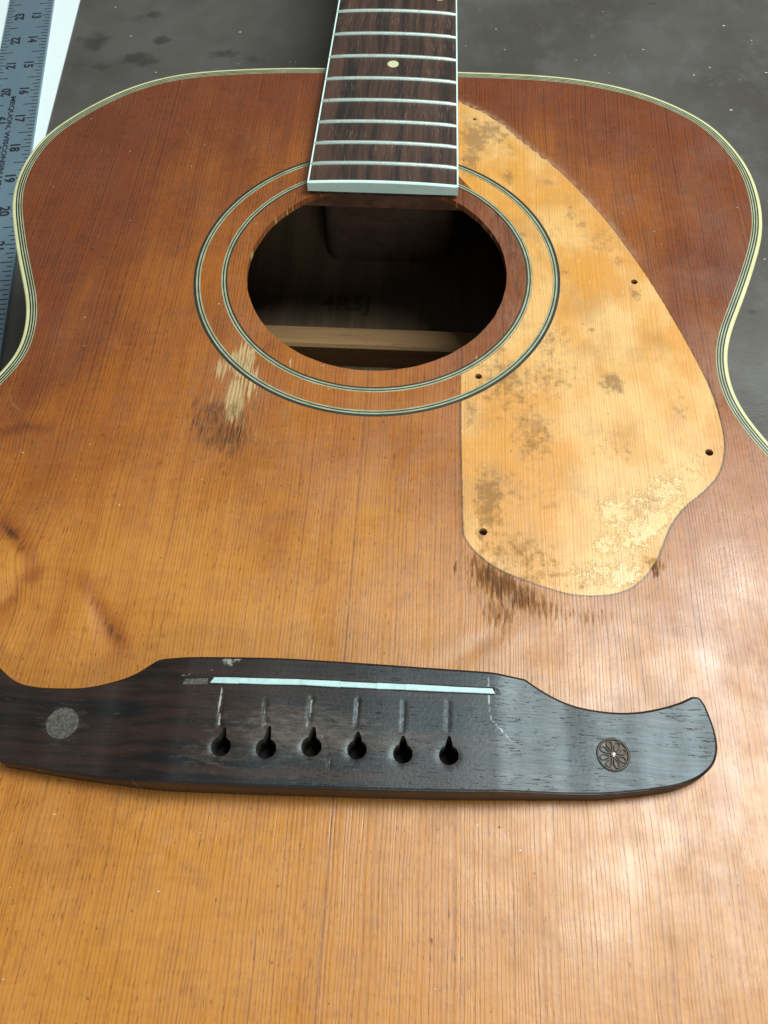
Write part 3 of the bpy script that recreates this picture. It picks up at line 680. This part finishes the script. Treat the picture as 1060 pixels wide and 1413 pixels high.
for x, y in ((0.3, 281.1), (-20.4, 335.2), (19.4, 334.6), (0, 379), (0, 440)):
    mb = MB(); mb.prism(circle(x, y, 2.45, 22), 5.0, float(crown(x, y))+.05); mb.put('position_dot', M_PEARL, fb)
mb = MB(); R = []
for y in np.linspace(286.5, 560, 14):
    h = hw(y)-.2; d = 21-(y-287)*.008
    R.append([(h*math.cos(t), y, .15+d*math.sin(t)) for t in np.linspace(0, -math.pi, 20)])
mb.sweep(R)
R = []
for z, y1, w in ((-76.5, 303, 11), (-60, 308, 16), (-40, 318, 20), (-21, 338, 26)):
    R.append([(-w, 288.2, z), (w, 288.2, z), (w*.6, y1, z), (-w*.6, y1, z)])
mb.sweep(R)
mb.put('neck', M_MAHOG, root, smooth=True, sharp=45)

# ------------------------------------------------------------------ bridge
pin_px = [(304.7, 1029.5), (367, 1032.7), (429.7, 1030), (492.6, 1034), (556, 1039.5), (619.5, 1041.7)]
PINS = [at(a, b, 9)[:2] for a, b in pin_px]
def keyhole(c, r=2.7, w=.75, up=4.6, lean=0.0):
    L = []
    a0 = math.asin(w/r)
    for t in np.linspace(math.pi/2+a0, math.pi/2-a0+2*math.pi, 26): L.append((c[0]+r*math.cos(t), c[1]+r*math.sin(t)))
    L.append((c[0]+lean*.6+w*.75, c[1]+r+.9))
    for t in np.linspace(0, math.pi, 7)[0:]: L.append((c[0]+lean+w*.45*math.cos(t), c[1]+up+w*.45*math.sin(t)))
    L.append((c[0]+lean*.6-w*.75, c[1]+r+.9))
    return np.array(L)
KEYS = [keyhole(c, 2.68+random.uniform(-.1, .15), random.uniform(1.0, 1.35), u, l) for c, u, l in zip(PINS, (4.6, 5.6, 4.8, 4.2, 4.2, 4.6), (.3, .3, .2, .0, -.1, .0))]
B1 = inset(BR, .22); B2 = inset(BR, .7)
bp = np.stack([a.ravel() for a in np.meshgrid(np.arange(-104, 104, .62), np.arange(-42, 8, .62))], 1)+rng.normal(0, .03, (337*81 if False else len(np.arange(-104, 104, .62))*len(np.arange(-42, 8, .62)), 2))
bp = bp[inside(bp, inset(BR, 1.6))]
for L in KEYS: 
    near = np.all((bp > L.min(0)-1.5) & (bp < L.max(0)+1.5), 1); bad = np.zeros(len(bp), bool)
    bad[near] = inside(bp[near], L) | (dist_loop(bp[near], L) < .35); bp = bp[~bad]
VB, TB = cdt([B2]+KEYS, bp)
cb = VB[TB].mean(1); kp = inside(cb, B2)
for L in KEYS: kp &= ~inside(cb, L)
TB = TB[kp]; ids, inv = np.unique(TB, return_inverse=True); p = VB[ids]; fB = inv.reshape(TB.shape).tolist()
STRING_PX = [[(307, 962), (303, 985), (303, 1003)], [(366, 965), (366, 1003)], [(430, 962), (426, 990), (428, 1003)], [(494, 965), (492, 1003)], [(558, 968), (556, 1008)], [(619, 968), (618, 1008)], [(433, 997), (448, 1020), (455, 1060)]]
def btop(q):
    z = bz(q[:, 0])
    for L, c in zip(KEYS, PINS):
        d = np.linalg.norm(q-c, axis=1)+np.where(q[:, 0] < c[0], 0, .6)+np.where(q[:, 1] > c[1], .3, 0); z = z-.28*np.exp(-np.maximum(d-2.7, 0)/.55)
    # shallow grooves worn by the strings between the pin holes and the saddle
    for L in STRING_PX:
        LL = np.array([at(a, b, 9)[:2] for a, b in L]); z = z-.30*np.exp(-(dist_line(q, LL)/.36)**2)*(.5+.5*np.sin(q[:, 1]*2.1+q[:, 0])*.4+.2)*(.35 if len(L) == 3 and L[0][0] == 433 else 1)
    return z
def bmasks(q):
    s = np.zeros(len(q))
    lines = [[(307, 950), (303, 972), (302, 1000)], [(366, 958), (365, 978), (366, 1000)], [(430, 965), (426, 995), (422, 1003)], [(494, 968), (492, 1000)], [(558, 975), (556, 1010)], [(619, 972), (618, 1010)],
             [(433, 997), (448, 1020), (455, 1045), (455, 1078)], [(673, 926), (674, 955), (677, 990)], [(677, 992), (690, 1005), (707, 1024)], [(478, 1037), (490, 1040)], [(690, 950), (700, 952)],
             [(248, 933), (262, 930)], [(290, 925), (303, 923)]]
    wts = [.95, .66, .88, .78, .70, .80, .62, .9, .85, .6, .3, .7, .6]
    for L, w in zip(lines, wts):
        LL = np.array([at(a, b, 9)[:2] for a, b in L]); s = np.maximum(s, w*1.15*np.exp(-(dist_line(q, LL)/.42)**2))
    for px, py, rx, ry, w in ((316, 913, 2.4, 1.6, .9), (330, 908, 3, .9, .8), (585, 948, 22, .7, .42), (500, 958, 18, .6, .5), (745, 1085, 2, 4, .3), (300, 1043, 3.2, 1.5, .5), (425, 1043, 3.4, 1.2, .45), (486, 1046, 3, 1.0, .45), (770, 1075, 3, 5, .35)):
        s = np.maximum(s, w*blob(q, px, py, 9, rx, ry))
    for c in PINS:
        d = np.linalg.norm(q-c, axis=1); s = np.maximum(s, .60*np.exp(-((d-3.0)/.30)**2)*((q[:, 0] < c[0]+.5) | (q[:, 1] < c[1]-1)))
        s = np.maximum(s, .42*np.exp(-(np.hypot((q[:, 0]-c[0])/1.3, (q[:, 1]-c[1]-4)/3.2))**2))
    du = np.maximum.reduce([.72*blob(q, 420, 1010, 9, 30, 11), .6*blob(q, 560, 1030, 9, 18, 9), .6*blob(q, 300, 1040, 9, 16, 7), .4*blob(q, 300, 960, 9, 12, 12), .55*blob(q, 86, 998, 7, 12, 9), .5*blob(q, 400, 1075, 9, 40, 2.5), .35*blob(q, 600, 1060, 9, 14, 6), .3+0*q[:, 0]])
    return {'scuff': s, 'dust': du}
vb = np.column_stack([p, btop(p)]); m = len(BR)
fa = list(fB); A = bmasks(p); k = len(vb)
# rim: rounded edge down to the soundboard
rim = [(B2, btop(B2)), (B1, bz(B1[:, 0])-.14), (BR, bz(BR[:, 0])-.45), (BR, np.full(m, -.3))]
for L, z in rim: vb = np.vstack([vb, np.column_stack([L, z])])
for r in range(3): fa += [(k+r*m+i, k+(r+1)*m+i, k+(r+1)*m+(i+1) % m, k+r*m+(i+1) % m) for i in range(m)]
for key in A: A[key] = np.concatenate([A[key], np.full(4*m, .25)])
cap_ids = []
for L in KEYS:
    k = len(vb); q = len(L); cap_ids += list(range(len(fa), len(fa)+q+1)); vb = np.vstack([vb, np.column_stack([L, btop(L)]), np.column_stack([inset(L, .12), np.full(q, .6)])])
    fa += [(k+i, k+(i+1) % q, k+q+(i+1) % q, k+q+i) for i in range(q)]+[tuple(k+q+i for i in range(q))[::-1]]
    A['scuff'] = np.concatenate([A['scuff'], np.zeros(2*q)]); A['dust'] = np.concatenate([A['dust'], np.zeros(2*q)])
MI = np.zeros(len(fa), np.int32); MI[cap_ids] = 1
bridge = put('bridge', vb, fa, [M_ROSE, M_BORE], root, mi=MI, smooth=True, attrs=A, sharp=55)
# saddle: broken ivory strip lying in its slot
sl = ats([(291, 938.5), (330, 939.3), (368, 940.5), (415, 941.5), (470, 944.3), (520, 946.7), (560, 948.2), (620, 951.2), (683, 954)], 9)
sw = .82
def strip(a, b, w0, w1, bev0=0, bev1=0):
    d = (b-a)/np.linalg.norm(b-a); nn = np.array([-d[1], d[0]])
    return np.array([a-nn*w0, b-nn*w1, b+nn*w1-d*bev1, a+nn*w0+d*bev0])
mb = MB(); ncut = len(sl)-1
for i in range(ncut):
    a, b = sl[i], sl[i+1]; g = .04 if i else 0
    d = (b-a)/np.linalg.norm(b-a)
    w = [sw+random.uniform(-.08, .08) for _ in range(2)]
    mb.prism(strip(a+d*g*.2, b, w[0], w[1], .9 if i == 0 else 0, .7 if i == ncut-1 else 0), 7.5, 9.3+random.uniform(-.03, .03), 0, .12)
mb.put('saddle', M_SADDLE, bridge)
mb = MB(); mb.prism(np.vstack([sl+[0, -1.12], (sl+[0, 1.12])[::-1]]), 8.5, 9.09); mb.put('saddle_gap_shade', M_BORE, bridge)  # dark strip painting the shaded gap round the saddle
e = ats([(252, 940.5), (287, 940)], 9); mb = MB(); mb.prism(strip(e[0], e[1], .8, .9, .8, 0), 8, 9.06, 0, .03); mb.put('saddle_slot_filler', M_FILL, bridge)
mb = MB(); e = ats([(684, 954), (691, 954.2)], 9); mb.prism(strip(e[0], e[1], .85, .7, 0, .4), 8, 9.1, 0, .03)
mb.put('saddle_slot_filler', M_FILL, bridge)
c = at(86, 998, float(bz(np.array([-74.0]))[0]))[:2]; zc = float(bz(np.array([c[0]]))[0])
L = circle(c[0], c[1], 4.35, 40, .06); mb = MB(); mb.prism(L, zc-2, zc+.14, 0, .1)
R = [[(c[0]-.7+.55*math.cos(t), c[1]+.9+.55*math.sin(t), z) for t in np.linspace(0, 2*math.pi, 10, endpoint=False)] for z in (zc+.12, zc+.2)]
plug = mb.put('bolt_plug', M_FILL, bridge, label='round grey dusty plug filling the left bolt hole')
mb = MB(); mb.sweep(R); mb.put('pin_mark', M_BLACK, plug) if False else None
# flower headed bolt cap on the right
c = at(846, 1041.5, float(bz(np.array([73.0]))[0]))[:2]; zc = float(bz(np.array([c[0]]))[0])
mb = MB(); N = 40
def cring(r, z): return [(c[0]+r*math.cos(t), c[1]+r*math.sin(t), z) for t in np.linspace(0, 2*math.pi, N, endpoint=False)]
mb.sweep([cring(4.5, zc-.5), cring(4.5, zc+.35), cring(4.25, zc+.6), cring(3.95, zc+.62), cring(3.75, zc+.15), cring(.3, zc+.15)])
def petal(a, r0, r1, w, z, th):
    R = []
    for t in np.linspace(0, 2*math.pi, 18, endpoint=False):
        u = (r0+r1)/2+(r1-r0)/2*math.cos(t); q = w*math.sin(t)*(.65+.35*math.cos(t))
        ca, sa = math.cos(a), math.sin(a)
        cx, cy = c[0]+u*ca-q*sa, c[1]+u*sa+q*ca
        dx, dy = math.cos(t)*ca-math.sin(t)*sa, math.cos(t)*sa+math.sin(t)*ca
        R.append([(cx+dx*th*k1, cy+dy*th*k1, z+k2) for k1, k2 in ((-1, -.22), (-.5, .22), (.5, .22), (1, -.22))])
    mb.sweep(R, closed=True)
for k in range(8): petal(k*math.pi/4+.3, 1.0, 3.6, .95, zc+.36, .24)
cap = mb.put('bolt_cap', M_RUST, bridge, smooth=True, sharp=40, label='round rusty bolt cap embossed with an eight petalled flower')
mb = MB(); R = [cring(.75, zc+.3), cring(.75, zc+.55), cring(.5, zc+.8), cring(.15, zc+.86)]; mb.sweep(R); mb.put('bolt_pin', M_PIN, cap, smooth=True)
R = [[(c[0]+0, c[1], 0)]]

# ------------------------------------------------------------------ sheet and straightedge on the bench
zp = ZT+.9
sheet = thing('paper_sheet', 'bright white sheet on the bench beneath the metal straightedge', 'paper', (-300, 400, ZT))
a, b = at(110, 0, zp)[:2], at(64, 180, zp)[:2]; d = (a-b)/np.linalg.norm(a-b)
lo, hi = b-d*95, a+d*140
mb = MB(); mb.prism(np.array([lo, hi, hi+np.array([-330, -30]), lo+np.array([-330, -30])]), ZT+.02, zp, 0, .15)
mb.put('sheet', M_PAPER, sheet)
zr0, zr = zp+.02, zp+2.1
p13, p20 = at(52, 21, zr)[:2], at(5.5, 291, zr)[:2]
e1, e2 = at(73.75, 0, zr)[:2], at(43.75, 200, zr)[:2]
tdir = (e2-e1)/np.linalg.norm(e2-e1); wdir = np.array([tdir[1], -tdir[0]])           # wdir points to the left
t13 = (p13-e1)@tdir; inch = ((p20-p13)@tdir)/7
o0 = e1+tdir*(t13-13*inch)
width = 27.6
def R2(t, w): return o0+tdir*t+wdir*w
ruler = thing('straightedge', 'long satin metal straightedge marked in inches, lying left of the guitar', 'ruler', (*R2(457, 14), zp))
mb = MB(); mb.prism(np.array([R2(-6, 0), R2(36*inch+6, 0), R2(36*inch+6, width), R2(-6, width)]), zr0, zr, 0, .25)
blade = mb.put('blade', M_ALU, ruler)
mb = MB(); zi = zr+.03
for k in range(36*8+1):
    t = k*inch/8
    for side in (0, 1):
        l = 3.1+(1.4 if k % 2 == 0 else 0)+(1.3 if k % 4 == 0 else 0)
        if k % 8 == 4: l = 8.0
        l -= .2
        w0, w1 = (.5, .5+l) if side == 0 else (width-.5, width-.5-l)
        if k % 8 == 0: w1 = w0+(5.2 if side == 0 else -5.2)
        h = .34
        q = [R2(t-h, w0), R2(t+h, w0), R2(t+h, w1), R2(t-h, w1)]
        if side == 1: q = q[::-1]
        mb.add([(x, y, zi) for x, y in q], [(0, 1, 2, 3)])
mb.put('tick_marks', M_INK, ruler)
for i in range(1, 36):
    for side in (0, 1):
        v, f = text_mesh(str(i), 7.4, .30)
        v[:, 0] -= (v[:, 0].max()+v[:, 0].min())/2; v[:, 1] -= (v[:, 1].max()+v[:, 1].min())/2
        if side == 0: ex, ey, c = tdir, -wdir, R2(i*inch+.3, 8.9)
        else: ex, ey, c = -tdir, wdir, R2((36-i)*inch+.6, width-8.3)
        put('number', lay_text(v, c, ex, ey, zi), f, M_INK, ruler)
v, f = text_mesh('MEQUON, WISCONSIN USA', 3.6, .13)
a, b = at(18.5, 133, zr)[:2], at(1.7, 239, zr)[:2]
ln = (b-a)@tdir; t0 = (a-o0)@tdir
v[:, 0] -= v[:, 0].min(); v[:, 0] *= ln/(v[:, 0].max()*17.2/21.0)
v[:, 1] -= (v[:, 1].max()+v[:, 1].min())/2; v[:, 1] *= 1.05
put('maker_lettering', lay_text(v, R2(t0, (a-o0)@wdir), tdir, -wdir, zi), f, M_INK, ruler)

# ------------------------------------------------------------------ dust
def flakes(name, label, pts3, r0, r1):
    mb = MB()
    for x, y, z in pts3:
        r = r0+(r1-r0)*random.random()**3; n = random.randint(4, 6); a = random.random()*6.28; st = random.uniform(.5, 1.0)
        L = [(x+r*math.cos(a+6.283*k/n)*random.uniform(.6, 1.1), y+r*st*math.sin(a+6.283*k/n)*random.uniform(.6, 1.1)) for k in range(n)]
        h = r*random.uniform(.25, .6)
        v = [(p_[0], p_[1], z) for p_ in L]+[(x, y, z+h)]
        mb.add(v, [(k, (k+1) % n, n) for k in range(n)])
    o = mb.put(name, M_DUST); o['kind'] = 'stuff'; o['label'] = label; o['category'] = 'dust'
cand = np.stack([rng.uniform(-145, 145, 900), rng.uniform(-92, 283, 900)], 1)
cand = cand[inside(cand, inset(OUT, 4)) & ~inside(cand, circle(0, HOLE_Y, HOLE_R+2, 60)) & ~inside(cand, inset(BR, -1.5)) & ~((np.abs(cand[:, 0]) < 31) & (cand[:, 1] > 200))]
flakes('dust_specks', 'tiny pale dust specks scattered over the guitar top', [(x, y, .0+float(dents(np.array([[x, y]]))[0])) for x, y in cand[:210]], .10, .36)
cand = np.stack([rng.uniform(-280, 240, 700), rng.uniform(170, 500, 700)], 1)
cand = cand[~inside(cand, inset(OUT, -1))]
cand = cand[(cand[:, 0] > -190)]
flakes('dust_specks', 'pale grit and chips scattered over the dark bench top', [(x, y, ZT+.02) for x, y in cand[:130]], .18, 1.0)
